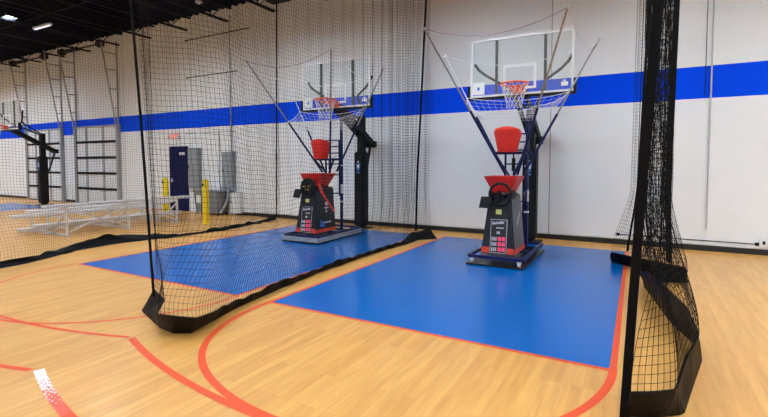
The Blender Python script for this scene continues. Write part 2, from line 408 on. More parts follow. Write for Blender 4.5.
# grey bin
r = empty('utility_bin', (-11.80, 9.84, 0), 'large grey plastic bin on the floor behind a yellow bollard', 'bin'); r.scale = (1, .62, 1)
b = MB(); b.hexa([(-.50,-.3,.05),(.50,-.3,.05),(.50,.3,.05),(-.50,.3,.05)], [(-.56,-.36,.70),(.56,-.36,.70),(.56,.36,.70),(-.56,.36,.70)]); b.build('bin_body', M['gbin'], r, bevel=.02)
MB().box(-.59,-.39,.70,.59,.39,.76).build('lid', M['gbin'], r, bevel=.015)
b = MB()
for i in range(6): b.box(-.42+i*.16,-.352,.1,-.38+i*.16,-.29,.66)
b.build('rib', M['gbin'], r)
MB().box(-.42,-.362,.36,-.22,-.350,.60).build('paper_label', M['white'], r)
for sx in (-.48,.48):
    for sy in (-.24,.24): MB().tube([(sx,sy,.04),(sx+.03,sy,.04)], .04).build('wheel', M['rubber'], r)
# conduits on the wall
def conduit(pts, label, rr=.018, m='galv'):
    b = MB().tube(pts, rr)
    for p in pts[::2]: b.box(p[0]-.03, D-.012, p[2]-.03, p[0]+.03, D-.002, p[2]+.03)
    return tag(b.build('conduit', M[m]), label, 'conduit')
y = D-.03
conduit([(-13.25,y,5.70),(-10.3,y,5.70)], 'upper of two thin horizontal conduits high on the wall above the navy door', .016, 'gap')
conduit([(-13.2,y,4.47),(-10.84,y,4.47)], 'lower of two thin horizontal conduits high on the wall above the navy door', .014, 'gap')
conduit([(-11.15,y,6.2),(-11.15,y,1.98)], 'vertical conduit dropping to the narrow grey cabinet')
conduit([(-11.7,y,2.62),(-11.7,y,1.0),(-11.55,y,.2)], 'vertical conduit between the two grey electrical cabinets')
conduit([(-13.3,y,2.62),(-11.0,y,2.62)], 'horizontal conduit just above both grey electrical cabinets', .012)
conduit([(-11.15,y-.14,.77),(-11.15,y-.18,.5),(-11.17,y-.3,.25),(-11.2,y-.42,.08)], 'grey elbow conduit curving down below the narrow grey cabinet', .04)
conduit([(1.14,y,6.4),(1.14,y,.40)], 'white vertical conduit on the wall right of the gathered net', .014, 'fix')
conduit([(1.05,y,6.4),(1.05,y,2.85)], 'thin dark vertical wire on the wall right of the gathered net', .006, 'gap')
conduit([(-.3,D-.012,.20),(.6,D-.012,.19),(1.88,D-.012,.185)], 'thin dark cable running low along the wall to the white outlet', .008, 'gap')
r = empty('wall_outlet', (1.97, D, .22), 'white outlet box low on the wall at the far right', 'outlet')
MB().box(-.06,-.04,-.07,.06,0,.07).build('outlet_cover', M['white'], r, bevel=.005); MB().box(-.02,-.045,-.03,.02,-.04,.03).build('socket', M['black'], r)

# bollards
def bollard(x, y, label):
    r = empty('bollard', (x,y,0), label, 'bollard', 'yellow bollards near the navy door')
    prof = [(.085,0),(.085,1.12)]+[(.085*math.cos(a), 1.12+.085*math.sin(a)) for a in (PI/8,PI/4,3*PI/8)]+[(0.0001,1.205)]
    MB().lathe(prof).build('bollard_sleeve', M['yellow'], r, smooth=True)
    MB().box(-.03,-.095,1.02,.04,-.082,1.08).build('notch', M['black'], r)
bollard(-12.3, 8.60, 'yellow bollard standing in front of the navy door behind the bleacher end')
bollard(-10.05, 8.2, 'yellow bollard standing in front of the large grey bin')

# overhead doors with vertical lift tracks
def overhead(n_, x0, x1, label):
    r = empty('door_%d' % n_, ((x0+x1)/2, D, 0), label, 'garage door'); r['kind'] = 'structure'
    w = (x1-x0)/2; nsec = 5; hs = 3.08/nsec
    for i in range(nsec):
        z = i*hs; b = MB(); b.box(-w+.1,-.07,z+.03,w-.1,-.03,z+hs-.03); b.build('door_section', M['door_grey'], r)
    g_ = MB()
    for i in range(1, nsec): g_.box(-w+.1,-.104,i*hs-.045,w-.1,-.035,i*hs+.045)
    g_.box(-w+.1,-.085,0,w-.1,-.035,.03); g_.build('section_joint', M['gap'], r)
    st = MB()
    for f in (-.45, .35): st.box(w*f-.05,-.10,0,w*f+.05,-.07,3.08)
    st.box(-w+.08,-.10,3.03,w-.08,-.05,3.10); st.build('stile', M['galv'], r)
    for sx in (-1, 1):
        t = MB(); t.box(sx*w-.07,-.12,0,sx*w+.07,-.001,3.1); t.build('side_rail', M['galv'], r)
        t = MB(); xw = sx*w
        t.bar((xw,-.04,3.1),(xw,-.04,6.2), .05,.04)
        t.bar((xw,-.10,2.9),(xw,-.62,6.2), .045,.04)
        for z in (3.7,4.4,5.1,5.7): t.bar((xw,-.04,z),(xw,-.10-(z-2.9)*.157,z), .04,.04)
        t.build('lift_track', M['galv'], r)
        dr = MB().tube([(xw-.06*sx,-.55,6.0),(xw-.24*sx,-.55,6.0)], .13, 16); dr.build('cable_drum', M['black'], r)
    MB().tube([(-w,-.55,6.0),(w,-.55,6.0)], .03).build('spring_shaft', M['black'], r)
    MB().tube([(-w*.7,-.55,6.0),(-w*.1,-.55,6.0)], .075).build('torsion_spring', M['black'], r)
overhead(2, -20.1, -17.15, 'grey sectional overhead door left of the navy door, with tracks up to the roof')
overhead(3, -24.2, -21.2, 'grey sectional overhead door at far left, behind the distant hoop')

# ------------------------------------------------------------------ basketball hoops
def hoop():
    r = empty('basketball_hoop', (0,0,0), '', 'basketball hoop')
    # local origin = floor point under the pole; pole at world y 9.55; board y 8.45
    by = -1.1
    MB().box(-.22,-.2,0,.22,.24,.02).build('base_plate', M['black'], r, bevel=.004)
    MB().box(-.075,-.09,.02,.075,.09,2.78).build('pole', M['black'], r, bevel=.008)
    pad = MB().box(-.135,-.15,.06,.135,.13,1.9).build('pole_pad', M['pad'], r, bevel=.03)
    lg = MB(); lg.hexa([(-.03,-.156,1.44),(.03,-.156,1.44),(.03,-.150,1.44),(-.03,-.150,1.44)], [(-.055,-.156,1.56),(.055,-.156,1.56),(.055,-.150,1.56),(-.055,-.150,1.56)])
    lg.box(-.055,-.156,1.56,.055,-.15,1.62); lg.box(-.04,-.156,1.37,.04,-.15,1.41); lg.build('pad_logo', M['logo_blue'], pad)
    lg = MB().box(-.03,-.159,1.5,.03,-.156,1.58); lg.box(-.02,-.159,1.64,.02,-.15,1.67); lg.build('logo_mark', M['white'], pad)
    # backboard
    W = .915; z0 = 2.86; z1 = 3.93
    bb = MB().box(-W+.02,by-.012,z0+.02,W-.02,by,z1-.02).build('backboard', M['glass'], r)
    f = MB(); t = .035
    f.box(-W,by-.02,z0,W,by+.02,z0+t); f.box(-W,by-.02,z1-t,W,by+.02,z1); f.box(-W,by-.02,z0+t,-W+t,by+.02,z1-t); f.box(W-t,by-.02,z0+t,W,by+.02,z1-t)
    f.build('board_frame', M['white'], bb)
    q = MB(); a = .295; zb = z0+.10; zt = zb+.45; t = .045; yy = by-.014
    q.box(-a,yy,zb,a,by-.012,zb+t); q.box(-a,yy,zt-t,a,by-.012,zt); q.box(-a,yy,zb+t,-a+t,by-.012,zt-t); q.box(a-t,yy,zb+t,a,by-.012,zt-t)
    q.build('target_square', M['white'], bb)
    s_ = MB().box(-W+.04,yy,z0+.05,-W+.27,by-.012,z0+.28).build('board_sticker', M['white'], bb)
    MB().box(-W+.13,yy-.002,z0+.13,-W+.18,yy,z0+.19).build('sticker_logo', M['logo_blue'], s_)
    q = MB().box(W-.20,yy,z0+.10,W-.09,by-.012,z0+.17); q.box(W-.17,yy,z0+.18,W-.12,by-.012,z0+.20); q.build('board_logo', M['white'], bb)
    e = MB()
    e.box(-W-.05,by-.045,z0-.05,W+.05,by+.045,z0-.004)
    for sx in (-1,1): e.box(min(sx*(W+.002),sx*(W+.05)),by-.045,z0-.004,max(sx*(W+.002),sx*(W+.05)),by+.045,z0+.22)
    e.build('edge_padding', M['pad'], r, bevel=.01)
    sp = MB()
    for sx in (-.435,.435): sp.box(sx-.022,by+.03,z0,sx+.022,by+.075,z1-.02)
    sp.build('rear_upright', M['black'], r)
    # rim
    rm = MB(); R = .235; cy = by-.15-R; zr = 3.0
    rm.tube([(R*math.cos(a),cy+R*math.sin(a),zr) for a in [2*PI*i/28 for i in range(28)]], .016, 8, True)
    rm.box(-.1,by-.16,zr-.13,.1,by-.02,zr-.0); rm.bar((-.06,by-.05,zr-.12),(-.15,cy+.1,zr-.01),.02,.02); rm.bar((.06,by-.05,zr-.12),(.15,cy+.1,zr-.01),.02,.02)
    rim = rm.build('rim', M['orange'], r, smooth=True)
    nt_ = MB(); N = 12; rows = [(R,0),(.205,-.09),(.175,-.18),(.15,-.27),(.135,-.35),(.13,-.42)]
    for k in range(len(rows)-1):
        for i in range(N):
            a0 = 2*PI*(i+.5*(k % 2))/N
            for da in (-.5,.5):
                a1 = a0+2*PI*da/N
                (ra,za),(rb,zb_) = rows[k],rows[k+1]
                nt_.tube([(ra*math.cos(a0),cy+ra*math.sin(a0),zr+za),(rb*math.cos(a1),cy+rb*math.sin(a1),zr+zb_)], .0045, 4)
    nt_.build('hoop_net', M['cord'], rim)
    # arms
    ar = MB()
    for sx in (-.10,.10): ar.bar((sx,by+.06,2.90),(sx,.46,2.08),.05,.13)
    ar.box(-.15,.38,2.02,.15,.50,2.18); ar.build('main_arm', M['black'], r)
    for sx in (-1,1):
        u = MB(); u.tube([(sx*.88,by+.13,3.52),(sx*.80,by+.15,3.40),(sx*.68,by+.2,3.30),(sx*.42,by+.26,3.14),(sx*.10,-.05,2.74)], .026, 8); u.build('upper_brace', M['black'], r, smooth=True)
    u = MB(); u.bar((0,.43,2.06),(0,.20,1.35),.05,.05); u.tube([(0,.20,1.35),(0,.10,1.02)], .018); u.box(-.04,.07,.96,.04,.15,1.05); u.build('height_adjuster', M['black'], r)
    return r
H = hoop()
hl = [(-1.9, 9.55, 'glass backboard hoop on padded black pole, outside the netting beyond the right blue lane'),
      (-5.98, 9.55, 'glass backboard hoop on padded black pole, behind netting beyond the middle blue lane'),
      (-20.3, 8.95, 'distant hoop on a black pole at far left, in front of an overhead door')]
for i, (x, y, t) in enumerate(hl):
    o = H if i == 0 else copy_tree(H); o.location = (x, y, 0); tag(o, t, 'basketball hoop', 'basketball hoops along the striped wall')

# ------------------------------------------------------------------ shooting machines
def machine(covered):
    r = empty('shooting_machine', (0,0,0), '', 'shooting machine')
    MB().box(-.46,-.88,.012,.46,.90,.03).build('ground_tray', M['plate'], r, bevel=.006)
    b = MB(); z = .14
    P = [(-.42,-.82,z),(.42,-.82,z),(.42,.82,z),(-.42,.82,z)]
    for i in range(4): b.bar(P[i], P[(i+1) % 4], .045, .045)
    b.bar((-.42,-.1,z),(.42,-.1,z),.04,.04); b.bar((-.42,.35,z),(.42,.35,z),.04,.04)
    b.build('base_frame', M['navyframe'], r)
    for sx in (-.37,.37):
        for sy in (-.80,.78):
            c = MB(); c.tube([(sx-.02,sy,.065),(sx+.02,sy,.065)], .035, 12); c.box(sx-.03,sy-.02,.08,sx+.03,sy+.02,.118); c.build('caster', M['alu'] , r)
    if covered:
        g_ = MB()
        g_.box(-.44,-.875,.035,.44,-.862,.125); g_.box(.45,-.86,.035,.463,.80,.125); g_.box(-.463,-.86,.035,-.45,.80,.125)
        lab(g_.build('side_guard', M['mesh_grey'], r), 'low grey mesh guard round the base')
    # body shell
    zb, zt = .17, 1.10
    fb_ = [(-.27,-.68),(.27,-.68),(.27,.05),(-.27,.05)]; ft_ = [(-.175,-.56),(.175,-.56),(.175,.10),(-.175,.10)]
    body = MB().hexa([(x,y,zb) for x,y in fb_], [(x,y,zt) for x,y in ft_]).build('machine_body', M['charcoal'], r, bevel=.02)
    def onf(u, zv, off=.004):   # point on sloping front face
        t = (zv-zb)/(zt-zb); return (u, -.68+.12*t-off, zv)
    def onr(v, zv, off=.004):   # on right face, v 0..1 front to back
        t = (zv-zb)/(zt-zb); y0 = -.68+.12*t; y1 = .05+.05*t; return (.27-.095*t+off, y0+(y1-y0)*v, zv)
    def fq(mb, u0, z0, u1, z1, o0=.001, o1=.006, sh=0):
        mb.hexa([onf(u0,z0,o1),onf(u1,z0,o1),onf(u1,z0,o0),onf(u0,z0,o0)], [onf(u0+sh,z1,o1),onf(u1+sh,z1,o1),onf(u1+sh,z1,o0),onf(u0+sh,z1,o0)])
    def rq(mb, v0, z0, v1, z1, o0=.001, o1=.006):
        mb.hexa([onr(v0,z0,o1),onr(v1,z0,o1),onr(v1,z0,o0),onr(v0,z0,o0)], [onr(v0,z1,o1),onr(v1,z1,o1),onr(v1,z1,o0),onr(v0,z1,o0)])
    m_ = MB(); rq(m_, .03, .20, .97, 1.07, .001, .004); 
    if not covered: lab(m_.build('side_panel', M['grey_shell'], body), 'lighter grey side panel')
    for a_, b__ in ((-.255,-.13),(.15,.255)):
        m_ = MB(); fq(m_, a_,.185,b__,.275); lab(m_.build('red_strip', M['redtrim'], body), 'red strip at the foot of the body')
    m_ = MB(); rq(m_, .0,.185,1,.25, .001,.008); lab(m_.build('red_strip', M['redtrim'], body), 'red strip at the foot of the body')
    sg = MB(); fq(sg, -.12,.19,.14,.72,.001,.010); pn = sg.build('control_panel', M['panel_sign'], body)
    e_ = MB()
    fq(e_, -.12,.19,-.112,.72,.010,.013); fq(e_, .132,.19,.14,.72,.010,.013); fq(e_, -.112,.712,.132,.72,.010,.013); fq(e_, -.112,.19,.132,.198,.010,.013)
    x = -.10
    for i, w in enumerate((.035,.03,.02,.04,.03,.04)): fq(e_, x,.635+.004*i,x+w-.004,.68+.004*i-(.012 if i % 2 else 0),.010,.013,.008); x += w-.001
    for i in range(4): fq(e_, -.03+.032*i,.575,-.03+.032*i+.024,.597,.010,.013)
    fq(e_, -.02,.49,.03,.53,.010,.013)
    for j in range(3):
        for i in range(3): fq(e_, -.098+.03*i,.22+.082*j,-.098+.03*i+.022,.275+.082*j,.010,.013)
    e_.build('panel_print', M['lgrey'], pn)
    e_ = MB()
    for j in range(3):
        fq(e_, .005,.222+.082*j,.055,.282+.082*j,.010,.013); fq(e_, .066,.222+.082*j,.118,.282+.082*j,.010,.013)
    e_.build('score_digits', M['pink'], pn)
    e_ = MB(); fq(e_, -.05,.80,.04,.875,.001,.006); e_.build('warning_label', M['label_y'], body)
    e_ = MB()
    if covered:
        rq(e_, .48,.72,.60,.80); rq(e_, .44,.66,.64,.69); rq(e_, .50,.58,.57,.63)
        for i in range(5): rq(e_, .38+.08*i,.36,.44+.08*i,.39)
    else:
        for i in range(6): rq(e_, .38+.06*i,.60+.03*i,.42+.06*i,.65+.03*i, .005,.008)
    e_.build('side_print', M['lgrey'], body)
    if covered:
        e_ = MB(); rq(e_, .2,.30,.42,.36); rq(e_, .2,.38,.35,.42); e_.build('side_logo', M['logo_blue'], body)
        e_ = MB(); e_.hexa([onr(.2,1.04,.03),onr(.34,1.04,.03),onr(.34,1.04,.001),onr(.2,1.04,.001)], [onr(.05,1.2,.03),onr(.2,1.2,.03),onr(.2,1.2,.001),onr(.05,1.2,.001)])
        e_.hexa([onr(.92,.55,.012),onr(1.0,.55,.012),onr(1.0,.55,.001),onr(.92,.55,.001)], [onr(.2,1.04,.012),onr(.34,1.04,.012),onr(.34,1.04,.001),onr(.2,1.04,.001)])
        e_.build('red_stripe', M['redtrim'], body)
    # launcher ring and housing
    cz = 1.12; cy = -.55
    ring = MB().tube([(.02+.17*math.cos(a), cy-.06, cz+.17*math.sin(a)) for a in [2*PI*i/28 for i in range(28)]], .022, 8, True)
    rg = ring.build('launcher_ring', M['black'], r, smooth=True)
    if covered:
        dk = MB().tube([(.02,cy-.0,cz),(.02,cy-.075,cz)], .17, 28).build('wheel_cover', M['black'], rg)
        e_ = MB()
        for i in range(7): e_.box(-.11+.032*i,cy-.08,cz+.0,-.11+.032*i+.022,cy-.075,cz+.03)
        for i in range(3): e_.box(-.04+.035*i,cy-.08,cz-.07,-.04+.035*i+.026,cy-.075,cz-.03)
        e_.build('cover_print', M['goldtxt'], dk)
    lb = MB(); lb.box(-.15,-.52,1.085,.15,-.05,1.13); lb.tube([(-.12,cy,1.02),(-.12,cy-.07,1.12)], .03); lb.tube([(.09,cy,1.08),(.09,cy-.08,1.14)], .035); lb.box(-.02,cy-.09,.98,.01,cy-.02,1.18)
    for sx in (-.19,.19): lb.bar((sx*.9,-.38,1.02),(sx*.9,-.42,1.16),.03,.20)
    lb.build('launcher_mount', M['black'], r)
    # hopper
    hp = MB(); zt_, zb_ = 1.40, 1.10
    T = [(-.29,-.48),(.25,-.48),(.25,.08),(-.29,.08)]; B = [(-.14,-.40),(.12,-.40),(.12,-.06),(-.14,-.06)]; t = .012
    def ring4(Q, o, zz): return [(Q[0][0]+o,Q[0][1]+o,zz),(Q[1][0]-o,Q[1][1]+o,zz),(Q[2][0]-o,Q[2][1]-o,zz),(Q[3][0]+o,Q[3][1]-o,zz)]
    v = ring4(B,0,zb_)+ring4(T,0,zt_)+ring4(B,t,zb_+.01)+ring4(T,t,zt_)
    f = []
    for i in range(4):
        j = (i+1) % 4; f += [(i,j,4+j,4+i), (8+j,8+i,12+i,12+j), (4+i,4+j,12+j,12+i)]
    f += [(3,2,1,0),(8,9,10,11)]
    hp.add(v, f); hp.build('hopper', M['red'], r)
    # tablet on bracket at left
    tb = MB(); tb.hexa([(-.30,-.70,.90),(-.12,-.73,.90),(-.12,-.70,.90),(-.30,-.67,.90)], [(-.27,-.67,1.08),(-.09,-.70,1.08),(-.09,-.67,1.08),(-.27,-.64,1.08)])
    tb.bar((-.16,-.68,1.0),(-.13,-.55,1.0),.03,.03); tb.build('tablet', M['black'], r)
    # mast, ladder frame, cross rail
    ms = MB(); ms.box(.21,.30,.16,.26,.35,2.62); mm = ms.build('mast', M['navyframe'], r)
    MB().box(.206,.295,.95,.264,.355,1.15).build('mast_band', M['alu'], mm)
    for z in (.75,1.08,1.55): MB().box(.20,.28,z,.27,.36,z+.03).build('mast_collar', M['white'], mm)
    hx, hz = (-.11, -.09) if covered else (-.04, 0)
    fr2 = MB()
    for x in (-.12,.24): fr2.bar((x,.24,.9),(x,.24,2.12),.03,.03)
    for z in (.95,1.36,1.60,1.84,1.98,2.12): fr2.bar((-.12,.24,z),(.24,.24,z),.025,.025)
    fr2.bar((-.28,.16,1.79+hz),(.34,.16,1.79+hz),.035,.05); fr2.bar((-.26,.0,1.79+hz),(.26,.0,1.79+hz),.03,.03); fr2.bar((-.26,.0,1.79+hz),(-.26,.16,1.79+hz),.03,.03); fr2.bar((.26,.0,1.79+hz),(.26,.24,1.79+hz),.03,.03)
    fr2.bar((-.25,.0,1.79+hz),(-.02,.1,1.40),.03,.03); fr2.bar((.25,.0,1.79+hz),(.06,.1,1.40),.03,.03)
    fr2.bar((-.12,.24,.9),(-.12,.24,.16),.03,.03)
    fr2.build('ladder_frame', M['navyframe'], r)
    sh = MB().tube([(.04,.16,1.48),(.04,.16,1.70)], .032, 12); sh.tube([(.04,.16,1.36),(.04,.16,1.86)], .012, 8); sh.build('shock_absorber', M['black'], r)
    # red hood
    hx, hz = (-.11, -.09) if covered else (-.04, 0)
    P_ = []; nu, nv = 22, 12
    for i in range(nu+1):
        a = -PI*.06+PI*1.12*i/nu         # from right back round the front to left back
        row = []
        for j in range(nv+1):
            h = j/nv
            if h < .78:
                hh = h/.78; rx = .155+.082*hh; ry = .16+.06*hh; z = 1.82+.32*hh; k = 1
            else:
                hh = (h-.78)/.22; k = math.cos(hh*PI/2*.98); rx = .237; ry = .22; z = 2.14+.06*math.sin(hh*PI/2)
            xx = math.cos(a)*rx*k; yy = -math.sin(a)*ry*k
            wob = .006*math.sin(a*7+h*5)
            tt = min(1, max(0, (yy+.20)/.36)); z = 1.80+hz+(z-1.82)*(1.19-.46*tt*tt)
            row.append((hx+xx*(1+wob), .05+yy, z))
        P_.append(row)
    hd = grid_mesh('ball_hood', P_, M['redcloth'], r, .008)
    hoopb = MB().tube([(hx+.17*math.cos(a), .05-.165*math.sin(a), 1.81+hz) for a in [PI*i/14 for i in range(15)]], .01, 6); hoopb.build('hood_hem', M['red'], hd)
    # poles
    base = {'fl':(-.06,.02,1.42),'bl':(-.10,.16,1.44),'fr':(.14,.02,1.42),'br':(.22,.16,1.44)}
    top = {'fl':(-1.02,-1.25,3.69),'bl':(-1.28,.28,3.62),'fr':(1.05,-1.25,3.67),'br':(1.33,.25,3.58)}
    for kx in ('fl','bl','fr','br'):
        a = Vector(base[kx]); b_ = Vector(top[kx]); d_ = b_-a; m0 = a+d_*.46
        p = MB().tube([a, m0], .021, 10).build('net_pole', M['navyframe'], r, smooth=True)
        e2 = MB().tube([m0-d_*.01, b_], .008 if kx == 'bl' else .015, 10); lab(e2.build('pole_extension', M['bronze' if kx == 'fr' and not covered else ('alu' if kx == 'bl' else 'polegrey')], p, smooth=True), 'bare metal upper section')
        MB().tube([b_-d_*.006, b_+d_*.006], .024, 8).build('end_cap', M['lgrey'], p)
    def sag(p, q, s, n_=14): p, q = Vector(p), Vector(q); return [p+(q-p)*(i/n_)-Vector((0,0,s*4*(i/n_)*(1-i/n_))) for i in range(n_+1)]
    co = MB(); co.tube(sag(top['fl'],top['fr'],.22), .006, 5); lab(co.build('top_cord', M['mauvecord'], r), 'mauve cord slung between the front pole tops')
    co = MB(); co.tube(sag(top['fr'],top['br'],.30), .006, 5); co.tube(sag(top['fl'],top['bl'],.16), .006, 5); co.tube(sag(top['bl'],top['br'],.28), .004, 4); co.build('side_cord', M['cord'], r)
    # lower ball net: ring rope on the poles, square mesh narrowing to the hood
    def onp(kx, t): a = Vector(base[kx]); return a+(Vector(top[kx])-a)*t
    rt = .475
    Q = []
    for (p, q, s) in (('fl','fr',.10),('fr','br',.05),('br','bl',.10),('bl','fl',.05)):
        Q += sag(onp(p,rt if 'f' in p else .625), onp(q,rt if 'f' in q else .625), s, 14)[:-1]
    n_ = len(Q); rows = 6; cen = Vector((-.02,.10,0))
    G = []
    for j in range(rows+1):
        t = j/rows; G.append([Vector((p.x+(cen.x+(p.x-cen.x)*.62-p.x)*t, p.y+(cen.y+(p.y-cen.y)*.62-p.y)*t, p.z+(2.34-p.z)*t)) for p in Q])
    nm = MB(); nm.tube(Q, .006, 5, True)
    for j in range(1, rows+1): nm.tube(G[j], 0.0022, 3, True)
    for i in range(n_): nm.tube([G[j][i] for j in range(rows+1)], 0.0022, 3)
    nm.build('ball_net', M['cord'], r)
    ex = MB()
    for kx, tk in (('br',.97),): ex.tube(sag(onp(kx,tk), Q[{'fl':2,'br':26,'bl':44}[kx]], .05), .003, 4)
    ex.build('guy_cord', M['cord'], r)
    return r
m2 = machine(False); m2.location = (-1.9, 7.75, 0)
tag(m2, 'charcoal shooting machine with red hopper on right blue lane, outside the netting, ring open', 'shooting machine', 'ball shooting machines under the hoops')
m1 = machine(True); m1.location = (-5.95, 7.97, 0); m1.rotation_euler.z = math.radians(1.5)
tag(m1, 'charcoal shooting machine behind netting on middle lane, black round cover and grey base guard', 'shooting machine', 'ball shooting machines under the hoops')

# ------------------------------------------------------------------ bleacher
r = empty('bleacher', (-11.6, 6.6, 0), 'low aluminium bleacher of three benches seen from behind, near the far wall', 'bleacher')
y0, y1 = -1.78, 1.78
for (x, z, nm) in ((.62,.68,'bench_plank'),(-.13,.53,'bench_plank'),(-.85,.38,'bench_plank'),(.22,.24,'foot_plank'),(-.50,.10,'foot_plank')):
    b = MB(); b.box(x-.12,y0,z,x+.12,y1,z+.035)
    for dx in (-.11,0,.09): b.box(x+dx,y0,z-.03,x+dx+.02,y1,z)
    b.build(nm, M['alu'], r, bevel=.003)
for fy in (-1.38, 0, 1.35):
    b = MB()
    b.bar((-.95,fy,.03),(.74,fy,.03),.05,.05)
    b.bar((.70,fy,.03),(.70,fy,.64),.045,.045); b.bar((-.13,fy,.03),(-.13,fy,.49),.045,.045); b.bar((-.85,fy,.03),(-.85,fy,.34),.045,.045)
    b.bar((.70,fy,.63),(.5,fy,.63),.045,.04); b.bar((.70,fy,.2),(-.05,fy,.2),.045,.04); b.bar((-.13,fy,.07),(-.65,fy,.07),.04,.04)
    b.bar((.70,fy,.62),(-.13,fy,.47),.04,.04); b.bar((-.13,fy,.48),(-.9,fy,.35),.04,.04)
    b.bar((.70,fy,.55),(.02,fy,.06),.035,.035)
    b.build('support_frame', M['alu'], r)
for (a, c) in (((.70,-1.38,.08),(.70,0,.58)),((.70,0,.58),(.70,1.35,.08)),((.74,-1.38,.58),(.74,0,.08)),((-.13,0,.08),(-.13,1.35,.42)),((-.13,-1.38,.42),(-.13,0,.08))):
    MB().bar(a, c, .03, .03).build('cross_brace', M['alu'], r)

# ------------------------------------------------------------------ net curtains
ZT = 6.2
def ribbon_skirt(root, bot, top, n, wav, label=None, thick=.010, lump=0):
    """bot: (x,y) on floor; top: (x,y,z). Draped black vinyl skirt with a soft belly."""
    B_ = smooth_path([(x,y,0) for x,y in bot], n, 1); T_ = smooth_path(top, n, 1)
    for i in range(n): T_[i][2] += lump*max(0, math.sin(i*.31)+.5*math.sin(i*.83))
    P = []
    for i in range(n):
        row = []
        tt = (B_[min(i+1,n-1)]-B_[max(i-1,0)]); tt[2] = 0; tt /= max(np.linalg.norm(tt), 1e-6); nn = np.array([tt[1], -tt[0], 0])
        for j in range(7):
            u = j/6; p = B_[i]*(1-u)+T_[i]*u
            p = p+nn*wav*(math.sin(i*.55+u*3)*.6+math.sin(i*.21+1.3)*.8)*math.sin(PI*u)*1.0
            p[2] = max(p[2], .012)
            row.append(p)
        P.append(row)
    return grid_mesh('floor_skirt', P, M['skirt'], root, thick)
def net_curtain(root, bottom, topf, ns, cell, r, z0f, fold):
    """bottom (x,y,z) path; topf(s)->(x,y); vertical blend done by fold(s,z,p)"""
    B_ = smooth_path(bottom, ns, 1); m_ = int((ZT-.2)/cell); s = np.linspace(0, 1, ns)
    P = np.zeros((ns, m_+1, 3))
    for j in range(m_+1):
        u = j/m_; P[:, j, :] = fold(s, u, B_)
    return lattice('netting', P, r, M['twine'], root)

# A: between the two near lanes
rA = empty('net_curtain', (-4.1, 5.8, 0), 'black net curtain hanging between the two blue lanes, its near corner in front', 'net curtain', 'black net curtains')
pairA = [((-4.66,2.95),(-4.55,3.02,.24)),((-4.54,2.90),(-4.18,2.89,.21)),((-4.03,2.73),(-3.85,2.58,.21)),((-3.80,2.70),(-3.65,2.63,.21)),((-3.66,2.78),(-3.45,2.69,.21)),
         ((-3.74,3.10),(-3.55,2.95,.17)),((-3.84,3.46),(-3.74,3.33,.13)),((-3.90,3.85),(-3.86,3.80,.09)),((-3.93,4.25),(-3.91,4.25,.13)),((-3.99,4.72),(-3.96,4.72,.09)),
         ((-4.05,5.3),(-4.02,5.3,.08)),((-4.04,5.7),(-4.01,5.7,.12)),((-4.07,6.1),(-4.04,6.1,.08)),((-4.06,7.2),(-4.02,7.2,.09)),((-3.96,7.9),(-4.0,7.9,.08)),((-3.97,8.6),(-4.15,8.6,.14)),((-3.68,8.90),(-3.85,8.95,.20))]
botA = []; topA = []
for (b0, t0), (b1, t1) in zip(pairA[:-1], pairA[1:]):
    kk = max(3, int(math.hypot(t1[0]-t0[0], t1[1]-t0[1])/.04))
    for q in range(kk):
        f = q/kk; botA.append((b0[0]+(b1[0]-b0[0])*f, b0[1]+(b1[1]-b0[1])*f)); topA.append(tuple(t0[m_]+(t1[m_]-t0[m_])*f for m_ in range(3)))
botA.append(pairA[-1][0]); topA.append(pairA[-1][1])
G_ = []
for i_, (b0, t0) in enumerate(zip(botA, topA)):
    row = []
    for j_ in range(6):
        u = j_/5; kx = .014*math.sin(PI*u)*(math.sin(i_*.6)+math.sin(i_*.23+1))
        row.append((b0[0]+(t0[0]-b0[0])*u+kx, b0[1]+(t0[1]-b0[1])*u-kx*.5, .006+(t0[2]-.006)*u+(.01*math.sin(i_*.8)*u if i_ > 40 else 0)))
    G_.append(row)
grid_mesh('floor_skirt', G_, M['skirt'], rA, .010, False)
def foldA(s, u, B_):
    z = B_[:, 2]+(ZT-B_[:, 2])*u
    y_ = np.where(s < .06, 3.0-.18*s/.06, 2.82+6.16*np.clip((s-.06)/.94, 0, 1))
    x_ = -4.62+.72*s
    w = min(1, u/.16); w = w*w*(3-2*w)
    # straight hanging line from bottom to top, gathered folds near the wall end
    xl = B_[:, 0]+(x_-B_[:, 0])*u**.9; yl = B_[:, 1]+(y_-B_[:, 1])*(w*.75+u*.25)
    amp = (.012+.085*np.clip((s-.60)/.25, 0, 1))*w
    xl = xl+amp*np.sin(s*150+.5*np.sin(u*4))+.008*np.sin(s*23+u*5)*w
    xl = np.where(s < .06, xl+.14*w*(.5-s/.06), xl)
    return np.stack([xl, yl, z-.006*np.sin(s*90)*w], 1)
net_curtain(rA, topA, None, 160, .055, .0018, None, foldA)
def strap(root, pts, w, name, t=.008, dirx=(1,0,0)):
    P = np.array(smooth_path(pts, 40, 3)); dv = np.array(dirx, float); dv /= np.linalg.norm(dv)
    G = [[p-dv*w/2, p-dv*w/6, p+dv*w/6, p+dv*w/2] for p in P]
    return grid_mesh(name, G, M['webbing'], root, t)
strap(rA, [(-4.22,2.80,.26),(-4.27,2.80,.9),(-4.34,2.79,2.0),(-4.45,2.78,3.3),(-4.62,2.76,ZT)], .03, 'edge_webbing', .012)
strap(rA, [(-4.12,8.78,.16),(-4.10,8.80,1.4),(-4.02,8.84,3.2),(-3.90,8.88,ZT)], .045, 'edge_webbing')
MB().tube([(-4.66,2.6,ZT+.02),(-3.88,9.1,ZT+.02)], .03).build('track_rail', M['joist'], rA)
